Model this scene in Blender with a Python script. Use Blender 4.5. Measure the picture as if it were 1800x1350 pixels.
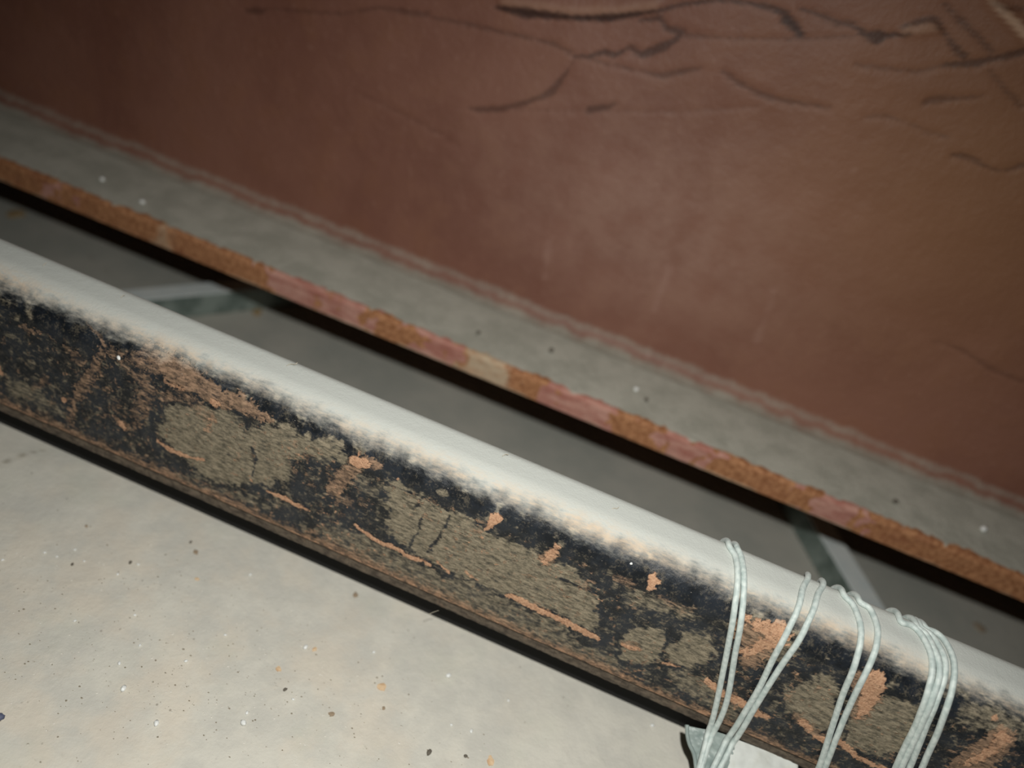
import bpy, math, random
import numpy as np
from mathutils import Vector, Matrix

# ------------------------------------------------------------------ clean
for o in list(bpy.data.objects):
    bpy.data.objects.remove(o)
scene = bpy.context.scene
COL = scene.collection
random.seed(5)
RNG = np.random.RandomState(11)

# ------------------------------------------------------------------ camera
# Beams run along world X, Y points away from the camera, Z is up. Metres.
S = 0.25                       # camera height above the pale slab
CAMZ = 0.30                    # camera height above the lower floor
F_PX = 1350.0
PITCH = math.radians(35.0)
VX = 0.0935
back = np.array([VX, -math.sqrt(1-VX*VX)*math.cos(PITCH), math.sqrt(1-VX*VX)*math.sin(PITCH)])
Xa = np.array([1.0, 0, 0])
e = Xa - Xa.dot(back)*back
e /= np.linalg.norm(e)
q = np.cross(back, e)
ROLL = math.atan2(0.380, 0.925)
right = math.cos(ROLL)*e + math.sin(ROLL)*q
up = math.cos(ROLL)*q - math.sin(ROLL)*e
CAM = np.array([0.0, 0.0, CAMZ])
cd = bpy.data.cameras.new('camera')
cd.sensor_fit = 'HORIZONTAL'
cd.sensor_width = 36.0
cd.lens = 36.0*F_PX/1800.0
cd.clip_start = 0.005
cd.clip_end = 20
cam = bpy.data.objects.new('camera', cd)
COL.objects.link(cam)
M = Matrix.Identity(4)
for i in range(3):
    M[i][0] = right[i]; M[i][1] = up[i]; M[i][2] = back[i]; M[i][3] = CAM[i]
cam.matrix_world = M
cd.dof.use_dof = True
cd.dof.focus_distance = 0.248
cd.dof.aperture_fstop = 5.3
scene.camera = cam

# ------------------------------------------------------------------ light
w = bpy.data.worlds.new('world')
scene.world = w
w.use_nodes = True
w.node_tree.nodes['Background'].inputs[0].default_value = (0.75, 0.85, 1.0, 1)
w.node_tree.nodes['Background'].inputs[1].default_value = 0.0015
ld = bpy.data.lights.new('torch', 'SPOT')
ld.energy = 3.6
ld.shadow_soft_size = 0.0022
ld.color = (1.0, 0.985, 0.93)
ld.spot_size = math.radians(140)
ld.spot_blend = 1.0
torch = bpy.data.objects.new('torch', ld)
COL.objects.link(torch)
LPOS = CAM + q*0.035 + e*0.008
aim = -back*1.0 + right*(-0.16) + up*(-0.42)
torch.matrix_world = Matrix.Translation(Vector(LPOS)) @ Vector(aim).to_track_quat('-Z', 'Y').to_matrix().to_4x4()

scene.view_settings.view_transform = 'Standard'
scene.view_settings.look = 'None'
scene.view_settings.gamma = 1.0
scene.view_settings.exposure = 0.0
scene.view_settings.use_curve_mapping = False

# ------------------------------------------------------------------ helpers
def ray(px, py):
    d = right*((px-900)/F_PX) + up*((675-py)/F_PX) - back
    return d

def on_z(px, py, z):
    d = ray(px, py); t = (z-CAM[2])/d[2]
    return CAM + d*t

def on_y(px, py, y):
    d = ray(px, py); t = (y-CAM[1])/d[1]
    return CAM + d*t

def prof_hit(px, py, prof):
    """first hit of a pixel ray with an extruded (Y,Z) profile -> (X, arc length, Y, Z)"""
    d = ray(px, py)
    best = None; acc = 0.0
    for (a, b) in zip(prof[:-1], prof[1:]):
        ey, ez = b[0]-a[0], b[1]-a[1]
        L = math.hypot(ey, ez)
        det = d[1]*(-ez) + ey*d[2]
        if abs(det) > 1e-12:
            ry, rz = a[0]-CAM[1], a[1]-CAM[2]
            t = (ry*(-ez) + ey*rz)/det
            s = (d[1]*rz - d[2]*ry)/det
            if t > 0 and -1e-6 <= s <= 1+1e-6 and (best is None or t < best[0]):
                best = (t, CAM[0]+d[0]*t, acc+s*L, a[0]+ey*s, a[1]+ez*s)
        acc += L
    return best[1:] if best else None

def lin(c):
    out = []
    for v in c:
        v = v/255.0
        out.append(v/12.92 if v <= 0.04045 else ((v+0.055)/1.055)**2.4)
    return tuple(out)+(1.0,)

_tab = {}
def vnoise(x, y, seed=0):
    if seed not in _tab:
        _tab[seed] = np.random.RandomState(seed).rand(256, 256)
    T = _tab[seed]
    xi = np.floor(x).astype(int); yi = np.floor(y).astype(int)
    fx = x-xi; fy = y-yi
    fx = fx*fx*(3-2*fx); fy = fy*fy*(3-2*fy)
    a = T[xi % 256, yi % 256]; b = T[(xi+1) % 256, yi % 256]
    c = T[xi % 256, (yi+1) % 256]; d = T[(xi+1) % 256, (yi+1) % 256]
    return (a*(1-fx)+b*fx)*(1-fy)+(c*(1-fx)+d*fx)*fy

def fbm(x, y, seed=0, n=4):
    s = 0; a = 0.5; tot = 0
    for k in range(n):
        s = s+a*vnoise(x*2**k, y*2**k, seed+k); tot += a; a *= 0.55
    return s/tot

def sstep(a, b, v):
    t = np.clip((v-a)/(b-a), 0, 1)
    return t*t*(3-2*t)

def poly_sd(x, y, pts):
    """signed distance, positive inside"""
    d = np.full(x.shape, 1e9); inside = np.zeros(x.shape, bool)
    n = len(pts)
    for i in range(n):
        x0, y0 = pts[i]; x1, y1 = pts[(i+1) % n]
        ex, ey = x1-x0, y1-y0
        t = np.clip(((x-x0)*ex+(y-y0)*ey)/(ex*ex+ey*ey+1e-18), 0, 1)
        d = np.minimum(d, np.hypot(x-x0-t*ex, y-y0-t*ey))
        if y0 != y1:
            cond = ((y0 > y) != (y1 > y)) & (x < (x1-x0)*(y-y0)/(y1-y0)+x0)
            inside ^= cond
    return np.where(inside, d, -d)

def line_d(x, y, pts, widths):
    """width minus distance to a polyline of varying half width, positive inside"""
    best = np.full(x.shape, -1e9)
    if len(pts) == 1:
        return widths[0]-np.hypot(x-pts[0][0], y-pts[0][1])
    for i in range(len(pts)-1):
        x0, y0 = pts[i]; x1, y1 = pts[i+1]
        ex, ey = x1-x0, y1-y0
        t = np.clip(((x-x0)*ex+(y-y0)*ey)/(ex*ex+ey*ey+1e-18), 0, 1)
        wd = widths[i]+(widths[i+1]-widths[i])*t
        best = np.maximum(best, wd-np.hypot(x-x0-t*ex, y-y0-t*ey))
    return best

def link(name, me, mat, parent=None, smooth=True):
    o = bpy.data.objects.new(name, me)
    COL.objects.link(o)
    if mat: me.materials.append(mat)
    if parent is not None: o.parent = parent
    if smooth and len(me.polygons):
        me.polygons.foreach_set('use_smooth', [True]*len(me.polygons))
    return o

def mesh(name, V, Fc, mat, parent=None, smooth=True, attrs=None):
    me = bpy.data.meshes.new(name)
    me.from_pydata([tuple(v) for v in V], [], [tuple(int(i) for i in f) for f in Fc])
    me.update()
    o = link(name, me, mat, parent, smooth)
    if attrs:
        for k, a in attrs.items():
            at = me.attributes.new(k, 'FLOAT', 'POINT')
            at.data.foreach_set('value', np.asarray(a, dtype=np.float32).ravel())
    return o

def extrude_x(name, xs, prof, mat, parent=None, offset=None, attrs=None, closed=True, sharp=None):
    """profile [(y,z)] swept along xs; offset(X,idx)->(dy,dz) arrays; attrs dict name->[nx,np]"""
    nx, npf = len(xs), len(prof)
    P = np.zeros((nx, npf, 3))
    P[:, :, 0] = np.asarray(xs)[:, None]
    P[:, :, 1] = np.asarray(prof)[None, :, 0]
    P[:, :, 2] = np.asarray(prof)[None, :, 1]
    if offset is not None:
        P[:, :, 1] += offset[0]; P[:, :, 2] += offset[1]
    idx = np.arange(nx*npf).reshape(nx, npf)
    m = npf if closed else npf-1
    j = np.arange(m); j2 = (j+1) % npf
    A = idx[:-1][:, j]; B = idx[:-1][:, j2]; Cc = idx[1:][:, j2]; D = idx[1:][:, j]
    F = np.stack([A, B, Cc, D], -1).reshape(-1, 4)
    F = [list(f) for f in F]
    if closed:
        F.append(list(idx[0][::-1])); F.append(list(idx[-1]))
    o = mesh(name, P.reshape(-1, 3), F, mat, parent, True, attrs)
    me = o.data
    if sharp is None: sharp = math.radians(38)
    try:
        me.set_sharp_from_angle(angle=sharp)
    except Exception:
        pass
    return o

def tag(o, label=None, cat=None, group=None, kind=None):
    if label: o['label'] = label
    if cat: o['category'] = cat
    if group: o['group'] = group
    if kind: o['kind'] = kind
    return o

def empty(name, loc=(0, 0, 0)):
    o = bpy.data.objects.new(name, None)
    o.empty_display_size = 0.01
    COL.objects.link(o)
    o.location = loc
    return o

def prism(name, outline, z0, z1, mat, parent=None, bev=0.0008, attrs=None):
    n = len(outline)
    V = [(p[0], p[1], z0) for p in outline]+[(p[0], p[1], z1) for p in outline]
    F = [list(range(n))[::-1], list(range(n, 2*n))]+[[i, (i+1) % n, n+(i+1) % n, n+i] for i in range(n)]
    o = mesh(name, V, F, mat, parent, False)
    if bev:
        b = o.modifiers.new('bevel', 'BEVEL'); b.width = bev; b.segments = 3; b.limit_method = 'ANGLE'
    return o

def add_tube(V, F, pts, r, seg=10, twist=0.0):
    pts = [np.asarray(p, float) for p in pts]
    n = len(pts); b0 = len(V)
    up0 = np.array([1.0, 0, 0])
    for i, p in enumerate(pts):
        t = pts[min(i+1, n-1)]-pts[max(i-1, 0)]
        t /= (np.linalg.norm(t)+1e-12)
        a = up0-up0.dot(t)*t
        if np.linalg.norm(a) < 1e-3: a = np.array([0, 0, 1.0])-t[2]*t
        a /= np.linalg.norm(a); up0 = a
        b = np.cross(t, a)
        for k in range(seg):
            th = 2*math.pi*k/seg
            rr = r*(1+0.012*math.cos(3*(th+twist*i)))
            V.append(p+(a*math.cos(th)+b*math.sin(th))*rr)
    for i in range(n-1):
        for k in range(seg):
            k2 = (k+1) % seg
            F.append([b0+i*seg+k, b0+i*seg+k2, b0+(i+1)*seg+k2, b0+(i+1)*seg+k])
    F.append([b0+k for k in range(seg)][::-1]); F.append([b0+(n-1)*seg+k for k in range(seg)])

def smooth_path(P, step):
    P = [np.asarray(p, float) for p in P]
    out = []
    for i in range(len(P)-1):
        p0 = P[max(i-1, 0)]; p1 = P[i]; p2 = P[i+1]; p3 = P[min(i+2, len(P)-1)]
        n = max(2, int(np.linalg.norm(p2-p1)/step))
        for k in range(n):
            t = k/n
            out.append(0.5*((2*p1)+(-p0+p2)*t+(2*p0-5*p1+4*p2-p3)*t*t+(-p0+3*p1-3*p2+p3)*t**3))
    out.append(P[-1])
    return out

# ------------------------------------------------------------------ materials
class Mat:
    def __init__(self, name, rough=0.8):
        self.m = bpy.data.materials.new(name); self.m.use_nodes = True
        self.t = self.m.node_tree; self.b = self.t.nodes['Principled BSDF']
        self.b.inputs['Roughness'].default_value = rough
        self.tc = self.t.nodes.new('ShaderNodeTexCoord')
    def n(self, k): return self.t.nodes.new(k)
    def l(self, a, b): self.t.links.new(a, b)
    def val(self, sock, v):
        if isinstance(v, (int, float)): sock.default_value = v
        elif isinstance(v, tuple): sock.default_value = v
        else: self.l(v, sock)
    def noise(self, scale, detail=4, rough=0.6, stretch=None, rot=None, dist=0.0):
        t = self.n('ShaderNodeTexNoise')
        t.inputs['Scale'].default_value = scale; t.inputs['Detail'].default_value = detail
        t.inputs['Roughness'].default_value = rough; t.inputs['Distortion'].default_value = dist
        src = self.tc.outputs['Object']
        if stretch or rot:
            mp = self.n('ShaderNodeMapping'); self.l(src, mp.inputs[0])
            if stretch: mp.inputs['Scale'].default_value = stretch
            if rot: mp.inputs['Rotation'].default_value = rot
            src = mp.outputs[0]
        self.l(src, t.inputs['Vector'])
        return t.outputs['Fac']
    def voro(self, scale, feature='F1'):
        t = self.n('ShaderNodeTexVoronoi'); t.feature = feature
        t.inputs['Scale'].default_value = scale
        self.l(self.tc.outputs['Object'], t.inputs['Vector'])
        return t.outputs['Distance']
    def attr(self, name):
        a = self.n('ShaderNodeAttribute'); a.attribute_name = name
        return a.outputs['Fac']
    def math(self, op, a, b=0.0, clamp=False):
        t = self.n('ShaderNodeMath'); t.operation = op; t.use_clamp = clamp
        self.val(t.inputs[0], a); self.val(t.inputs[1], b)
        return t.outputs[0]
    def ramp(self, v, a, b, lo=0.0, hi=1.0):
        t = self.n('ShaderNodeMapRange'); t.interpolation_type = 'SMOOTHSTEP'
        self.val(t.inputs[0], v)
        t.inputs[1].default_value = a; t.inputs[2].default_value = b
        t.inputs[3].default_value = lo; t.inputs[4].default_value = hi
        return t.outputs[0]
    def mix(self, f, a, b):
        t = self.n('ShaderNodeMix'); t.data_type = 'RGBA'
        self.val(t.inputs[0], f); self.val(t.inputs[6], a); self.val(t.inputs[7], b)
        return t.outputs[2]
    def base(self, c): self.val(self.b.inputs['Base Color'], c)
    def rough(self, v): self.val(self.b.inputs['Roughness'], v)
    def bump(self, h, dist, strength=1.0):
        t = self.n('ShaderNodeBump'); t.inputs['Distance'].default_value = dist
        t.inputs['Strength'].default_value = strength
        self.l(h, t.inputs['Height']); self.l(t.outputs[0], self.b.inputs['Normal'])
    def edge(self, mask, noise, k=0.5, a=0.42, b=0.58):
        """mask broken up by a noise"""
        s = self.math('ADD', mask, self.math('MULTIPLY', self.math('SUBTRACT', noise, 0.5), k))
        return self.ramp(s, a, b)

def flat(name, c, rough=0.8, bump=0.0, bscale=900, var=None):
    m = Mat(name, rough)
    if var: m.base(m.mix(m.ramp(m.noise(bscale*0.3), 0.35, 0.65), c, var))
    else: m.base(c)
    if bump: m.bump(m.noise(bscale), bump)
    return m.m

# pale slab: grey screed with tan dust and fine dirt
m = Mat('pale_screed', 0.85)
big = m.noise(9, 3, 0.5)
mid = m.noise(60, 5, 0.65)
fine = m.noise(420, 4, 0.7, stretch=(1, 1.6, 1), rot=(0, 0, 0.4))
c = m.mix(m.ramp(mid, 0.35, 0.68), lin((202, 200, 191)), lin((216, 213, 202)))
tanm = m.math('MULTIPLY', m.attr('tan'), m.ramp(m.noise(34, 5, 0.6), 0.42, 0.62), True)
c = m.mix(m.math('MULTIPLY', tanm, 0.35), c, lin((228, 212, 190)))
grn = m.ramp(m.noise(40, 4), 0.5, 0.72, 0, 0.35)
c = m.mix(grn, c, lin((204, 205, 190)))
spk = m.ramp(fine, 0.60, 0.76, 0, 0.40)
spk = m.math('MULTIPLY', spk, m.ramp(mid, 0.35, 0.6, 0.25, 1.0))
c = m.mix(spk, c, lin((170, 165, 150)))
dots = m.math('MULTIPLY', m.ramp(m.voro(260), 0.05, 0.16, 1, 0), m.ramp(m.noise(90), 0.56, 0.64))
c = m.mix(m.math('MULTIPLY', dots, 0.55), c, lin((95, 85, 70)))
c = m.mix(m.attr('crack_crease_shade'), c, lin((120, 108, 88)))
m.base(c)
m.bump(m.math('ADD', m.noise(380, 4, 0.7), m.math('MULTIPLY', mid, 2.0)), 0.00025)
M_SLAB = m.m

m = Mat('lower_floor', 0.9)
c = m.mix(m.ramp(m.noise(14, 5), 0.35, 0.65), lin((176, 178, 170)), lin((196, 194, 184)))
c = m.mix(m.ramp(m.noise(120, 5), 0.62, 0.75, 0, 0.5), c, lin((150, 143, 128)))
c = m.mix(m.ramp(m.noise(45, 3), 0.66, 0.74, 0, 0.35), c, lin((214, 210, 198)))
m.base(c); m.bump(m.noise(200), 0.0004)
M_FLOOR = m.m

# black scaled steel with settled dust and mud
m = Mat('dusty_black_steel', 0.6)
n_f = m.noise(1500, 4, 0.7)
n_m = m.noise(330, 5, 0.7)
n_l = m.noise(90, 5, 0.65)
n_s = m.noise(800, 4, 0.7, stretch=(0.35, 1, 1), rot=(0, math.radians(48), 0))
steel = m.mix(m.ramp(n_l, 0.4, 0.6), lin((20, 24, 29)), lin((36, 41, 48)))
grit = m.ramp(m.math('ADD', m.math('MULTIPLY', n_m, 0.6), m.math('MULTIPLY', n_f, 0.4)), 0.50, 0.62, 0, 0.55)
c = m.mix(grit, steel, lin((104, 97, 84)))
olive = m.edge(m.attr('olive'), m.math('ADD', m.math('MULTIPLY', n_m, 0.5), m.math('MULTIPLY', n_s, 0.5)), 1.9, 0.22, 0.80)
olc = m.mix(m.ramp(n_s, 0.3, 0.7), lin((94, 89, 75)), lin((162, 150, 128)))
olc = m.mix(m.ramp(n_f, 0.45, 0.75, 0, 0.5), olc, lin((58, 54, 45)))
c = m.mix(m.math('MULTIPLY', olive, 0.95), c, olc)
brown = m.edge(m.attr('brown'), m.math('ADD', m.math('MULTIPLY', n_m, 0.6), m.math('MULTIPLY', n_s, 0.4)), 2.2, 0.30, 0.80)
brc = m.mix(m.ramp(n_s, 0.3, 0.7), lin((100, 82, 66)), lin((174, 142, 116)))
c = m.mix(m.math('MULTIPLY', brown, 0.85), c, brc)
orange = m.edge(m.attr('orange'), m.math('ADD', m.math('MULTIPLY', n_m, 0.5), m.math('MULTIPLY', n_s, 0.5)), 1.8, 0.34, 0.72)
orc = m.mix(m.ramp(n_f, 0.35, 0.65), lin((170, 128, 100)), lin((206, 165, 133)))
c = m.mix(m.math('MULTIPLY', orange, 0.95), c, orc)
pale_speck = m.math('MULTIPLY', m.ramp(m.voro(900), 0.06, 0.15, 1, 0), m.ramp(m.noise(500), 0.60, 0.66))  # sparse pale specks dotted over the steel
c = m.mix(m.math('MULTIPLY', pale_speck, 0.7), c, lin((215, 205, 190)))
warmf = m.math('MULTIPLY', m.attr('warm'), m.ramp(m.math('ADD', m.math('MULTIPLY', n_s, 0.6), m.math('MULTIPLY', n_l, 0.4)), 0.35, 0.62), True)
dustc = m.mix(warmf, lin((199, 203, 198)), lin((208, 191, 170)))
dust = m.edge(m.attr('dust'), m.math('ADD', m.math('MULTIPLY', n_s, 0.7), m.math('MULTIPLY', n_l, 0.3)), 0.9, 0.16, 0.86)
c = m.mix(dust, c, dustc)
m.base(c)
rg = m.math('ADD', 0.42, m.math('MULTIPLY', m.math('MAXIMUM', m.math('MAXIMUM', olive, brown), m.math('MAXIMUM', orange, dust)), 0.5))
m.rough(rg)
m.b.inputs['Specular IOR Level'].default_value = 0.35
hgt = m.math('ADD', m.math('MULTIPLY', n_m, 0.6), m.math('ADD', m.math('MULTIPLY', n_f, 0.3), m.math('MULTIPLY', m.math('ADD', brown, orange), 0.5)))
m.bump(hgt, 0.00035)
M_STEEL = m.m

m = Mat('dirty_lip_steel', 0.8)
n1 = m.noise(500, 5, 0.7, stretch=(0.5, 1, 1)); n2 = m.noise(1500, 3, 0.6, stretch=(1, 0.2, 0.2))
c = m.mix(m.ramp(n1, 0.35, 0.65), lin((66, 57, 48)), lin((112, 100, 86)))
c = m.mix(m.ramp(m.noise(120, 4), 0.60, 0.70, 0, 0.5), c, lin((132, 104, 84)))
c = m.mix(m.ramp(n2, 0.55, 0.7, 0, 0.5), c, lin((35, 30, 26)))
m.base(c); m.bump(n1, 0.0003)
M_LIP = m.m

# red oxide paint
m = Mat('red_oxide_paint', 0.55)
n1 = m.noise(11, 4, 0.55); n2 = m.noise(50, 5, 0.6); n3 = m.noise(260, 4, 0.6)
c = m.mix(m.ramp(n1, 0.35, 0.65), lin((126, 83, 69)), lin((142, 98, 82)))
c = m.mix(m.ramp(n2, 0.45, 0.7, 0, 0.35), c, lin((142, 96, 72)))
c = m.mix(m.ramp(n3, 0.55, 0.75, 0, 0.25), c, lin((168, 128, 112)))
c = m.mix(m.math('MULTIPLY', m.attr('glare'), m.ramp(n2, 0.3, 0.65, 0.35, 1.0)), c, lin((168, 136, 122)))
c = m.mix(m.attr('streak'), c, lin((190, 156, 144)))
c = m.mix(m.attr('ochre'), c, lin((150, 108, 76)))
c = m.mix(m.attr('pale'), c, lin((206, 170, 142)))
c = m.mix(m.attr('crack_crease_shade'), c, lin((48, 28, 24)))  # shade in the web creases, put into the paint colour
dust = m.edge(m.attr('dust'), m.math('ADD', m.math('MULTIPLY', n2, 0.5), m.math('MULTIPLY', n3, 0.5)), 0.5, 0.15, 0.85)
c = m.mix(m.math('MULTIPLY', dust, 0.85), c, m.mix(m.ramp(n2, 0.35, 0.65), lin((158, 160, 148)), lin((176, 176, 164))))
m.base(c)
m.rough(m.math('ADD', 0.55, m.math('MULTIPLY', dust, 0.4)))
m.b.inputs['Specular IOR Level'].default_value = 0.4
m.bump(m.math('ADD', n3, m.math('MULTIPLY', n2, 1.5)), 0.0004)
M_RED = m.m

m = Mat('rusty_flange', 0.8)
n2 = m.noise(60, 5, 0.65); n3 = m.noise(420, 5, 0.7)
n4 = m.noise(300, 4, 0.7, stretch=(0.3, 1, 1))
rust = m.mix(m.ramp(n3, 0.35, 0.65), lin((150, 98, 62)), lin((196, 142, 100)))
rust = m.mix(m.ramp(n2, 0.5, 0.7, 0, 0.6), rust, lin((142, 86, 60)))
pink = m.mix(m.ramp(n4, 0.3, 0.7), lin((172, 112, 98)), lin((206, 158, 142)))
c = m.mix(m.edge(m.attr('pink'), n2, 1.0, 0.4, 0.6), rust, pink)
c = m.mix(m.attr('pale'), c, lin((205, 186, 158)))
gc = m.mix(m.ramp(n2, 0.35, 0.65), lin((176, 177, 165)), lin((196, 196, 184)))
c = m.mix(m.edge(m.attr('dust'), m.math('ADD', m.math('MULTIPLY', n2, 0.5), m.math('MULTIPLY', n3, 0.5)), 0.7, 0.3, 0.7), c, gc)
m.base(c); m.bump(m.math('ADD', n3, n2), 0.0005)
M_FLANGE = m.m

m = Mat('bar_steel', 0.5)
n1 = m.noise(80, 4)
m.base(m.mix(m.ramp(n1, 0.35, 0.65), lin((98, 112, 106)), lin((140, 152, 146))))
m.bump(m.noise(90), 0.0006)
M_BAR = m.m
m = Mat('bar_dust', 0.9)
m.base(m.mix(m.ramp(m.noise(70, 4), 0.35, 0.65), lin((222, 232, 232)), lin((234, 240, 238))))
M_BARTOP = m.m

m = Mat('pale_cord', 0.55)
n1 = m.noise(500, 3, 0.5)
m.base(m.mix(m.ramp(n1, 0.3, 0.7), lin((178, 192, 189)), lin((212, 222, 218))))
m.b.inputs['Sheen Weight'].default_value = 0.15
m.bump(n1, 0.00006)
M_CORD = m.m

m = Mat('blue_grey_film', 0.4)
m.base(m.mix(m.ramp(m.noise(150, 4), 0.3, 0.7), lin((128, 142, 140)), lin((158, 170, 166))))
m.b.inputs['Specular IOR Level'].default_value = 0.4
m.bump(m.noise(120, 3, 0.5), 0.0008)
M_FILM = m.m
m = Mat('white_packing', 0.7)
m.base(m.mix(m.ramp(m.noise(110, 4), 0.4, 0.7), lin((212, 216, 212)), lin((196, 198, 188))))
m.bump(m.noise(90, 3), 0.0006)
M_WHITE = m.m
M_GWHITE = flat('white_grit', lin((238, 240, 238)), 0.35)
M_GTAN = flat('tan_flake', lin((230, 202, 166)), 0.9, 0.0003, 900, lin((208, 172, 134)))
M_GDARK = flat('dark_chip', lin((104, 98, 88)), 0.8)
M_GBROWN = flat('brown_flake', lin((158, 140, 118)), 0.9)
M_LEAF = flat('dry_leaf', lin((176, 150, 108)), 0.8, 0.0003, 700)
M_FIBRE = flat('pale_fibre', lin((190, 182, 165)), 0.8)
M_SHADE = flat('shade_black', (0.006, 0.006, 0.006, 1), 0.9)  # near-black colour standing for the shade under the beam
M_BLUE = flat('dark_blue_plastic', lin((86, 92, 116)), 0.6)

# ------------------------------------------------------------------ measures
Z_LOW = 0.0
Z_SLAB = CAMZ-1.03*S
Y0 = 0.717*S                                      # front face of the box beam
ZB = CAMZ-0.918*S                                 # underside of its lip
ZC = CAMZ-0.717*S                                 # where its rounded corner starts
RC = 0.050*S
ZT = ZC+RC
YB = 0.7925*S                                     # far edge of the flat top
D1 = 1.488*S
YF = D1*math.cos(math.radians(35.6))              # flange edge
ZF0 = CAMZ-D1*math.sin(math.radians(35.6))
ZF1 = CAMZ-YF*math.tan(math.radians(33.95))
YW = (CAMZ-ZF1)/math.tan(math.radians(29.7))      # web face

# ------------------------------------------------------------------ setting
XL, XR = -0.75, 0.65
def slab(name, y0, y1, z0, z1, nx, ny, mat, attrfn=None):
    xs = np.linspace(XL, XR, nx); ys = np.linspace(y0, y1, ny)
    X, Y = np.meshgrid(xs, ys, indexing='ij')
    V = np.stack([X, Y, np.full_like(X, z1)], -1).reshape(-1, 3)
    idx = np.arange(nx*ny).reshape(nx, ny)
    F = np.stack([idx[:-1, :-1], idx[1:, :-1], idx[1:, 1:], idx[:-1, 1:]], -1).reshape(-1, 4).tolist()
    at = attrfn(X, Y) if attrfn else {}
    n = nx*ny
    V = np.vstack([V, [(XL, y0, z0), (XR, y0, z0), (XR, y1, z0), (XL, y1, z0)]])
    loop = [idx[0, 0], idx[-1, 0], idx[-1, -1], idx[0, -1]]
    F.append([n+3, n+2, n+1, n])
    F.append(list(idx[:, 0][::-1])+[n, n+1])
    F.append(list(idx[-1, :][::-1])+[n+1, n+2])
    F.append(list(idx[:, -1])+[n+2, n+3])
    F.append(list(idx[0, :])+[n+3, n])
    at = {k: np.concatenate([a.ravel(), np.zeros(4)]) for k, a in at.items()}
    return mesh(name, V, F, mat, None, False, at)

def slab_attr(X, Y):
    c = on_z(250, 1200, Z_SLAB)
    t = sstep(0.16, 0.03, np.hypot((X-c[0])*0.8, Y-c[1]))
    pts = [on_z(x, y, Z_SLAB)[:2] for x, y in [(-30, 822), (12, 812), (40, 800), (60, 794), (90, 789)]]
    cr = sstep(-0.0002, 0.0006, line_d(X, Y, pts, [0.0006, 0.0007, 0.0008, 0.0005, 0.0001])+(fbm(X*900, Y*900, 5)-0.5)*0.0012)*0.55
    return dict(tan=t, crack_crease_shade=cr)

o = slab('floor', -0.30, 1.1, -0.02, Z_LOW, 30, 30, M_FLOOR); tag(o, kind='structure')
o = slab('raised_floor_slab', -0.30, YB+0.004, Z_LOW+0.0002, Z_SLAB, 700, 400, M_SLAB, slab_attr)
tag(o, 'pale grey dusty screed slab in front of the black beam', 'floor slab', kind='structure')

# ------------------------------------------------------------------ black box beam
def beam_profile():
    pr = []
    gz = ZB+0.0052                                 # groove line above the lip
    nside = 150
    for z in np.linspace(gz, ZC, nside): pr.append((Y0, z))
    for k in range(1, 41):
        a = math.pi/2*k/40
        pr.append((Y0+RC-RC*math.cos(a), ZC+RC*math.sin(a)))
    for y in np.linspace(Y0+RC, YB, 12)[1:]: pr.append((y, ZT))
    r2 = 0.006
    for k in range(1, 13):
        a = math.pi/2*k/12
        pr.append((YB+r2*math.sin(a), ZT-r2+r2*math.cos(a)))
    pr.append((YB+r2, gz))
    return pr
BP = beam_profile()
gz = BP[0][1]
vis = np.array(BP[:-1])
arc = np.concatenate([[0], np.cumsum(np.hypot(np.diff(vis[:, 0]), np.diff(vis[:, 1])))])
arcf = np.concatenate([arc, [arc[-1]+0.04]])
xs = np.arange(-0.34, 0.3001, 0.00042)
U, Vv = np.meshgrid(xs, arcf, indexing='ij')
U = U*1000; Vv = Vv*1000                           # millimetres
nz = fbm(U*0.9, Vv*0.9, 21, 4)-0.5
nzb = fbm(U*0.25, Vv*0.25, 31, 4)-0.5
nzf = fbm(U*2.2, Vv*2.2, 41, 3)-0.5
vis_l = [tuple(v) for v in vis]
def uv(px, py):
    h = prof_hit(px, py, vis_l)
    if h is None:                                  # just beyond the silhouette or the groove
        p = on_y(px, py, Y0); return (p[0]*1000, (p[2]-gz)*1000)
    return (h[0]*1000, h[1]*1000)
K = 0.19                                           # mm per photo pixel on the face
def P(pts): return [uv(*p) for p in pts]
def C5(pts): return P([(x/3.0, 550+y/3.0) for x, y in pts])
def C6(pts): return P([(400+x/3.0, 650+y/3.0) for x, y in pts])
def C7(pts): return P([(800+x/3.0, 850+y/3.0) for x, y in pts])
def C8(pts): return P([(1200+x/3.0, 900+y/3.0) for x, y in pts])
ww = (fbm(U*0.35, Vv*0.35, 141, 5)-0.5); ww2 = (fbm(U*0.35, Vv*0.35, 151, 5)-0.5)
UW = U+ww*8.0; VW = Vv+ww2*6.5
def soft(d, amp=2.0, s=0.9): return sstep(-s*1.5, s*1.5, d+nz*amp*1.8+nzf*amp*0.9)
acn0 = (ZC-gz)*1000
olive = np.zeros(U.shape); brown = np.zeros(U.shape); orange = np.zeros(U.shape)
def add(A, m_, k=1.0): np.maximum(A, m_*k, out=A)

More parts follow.
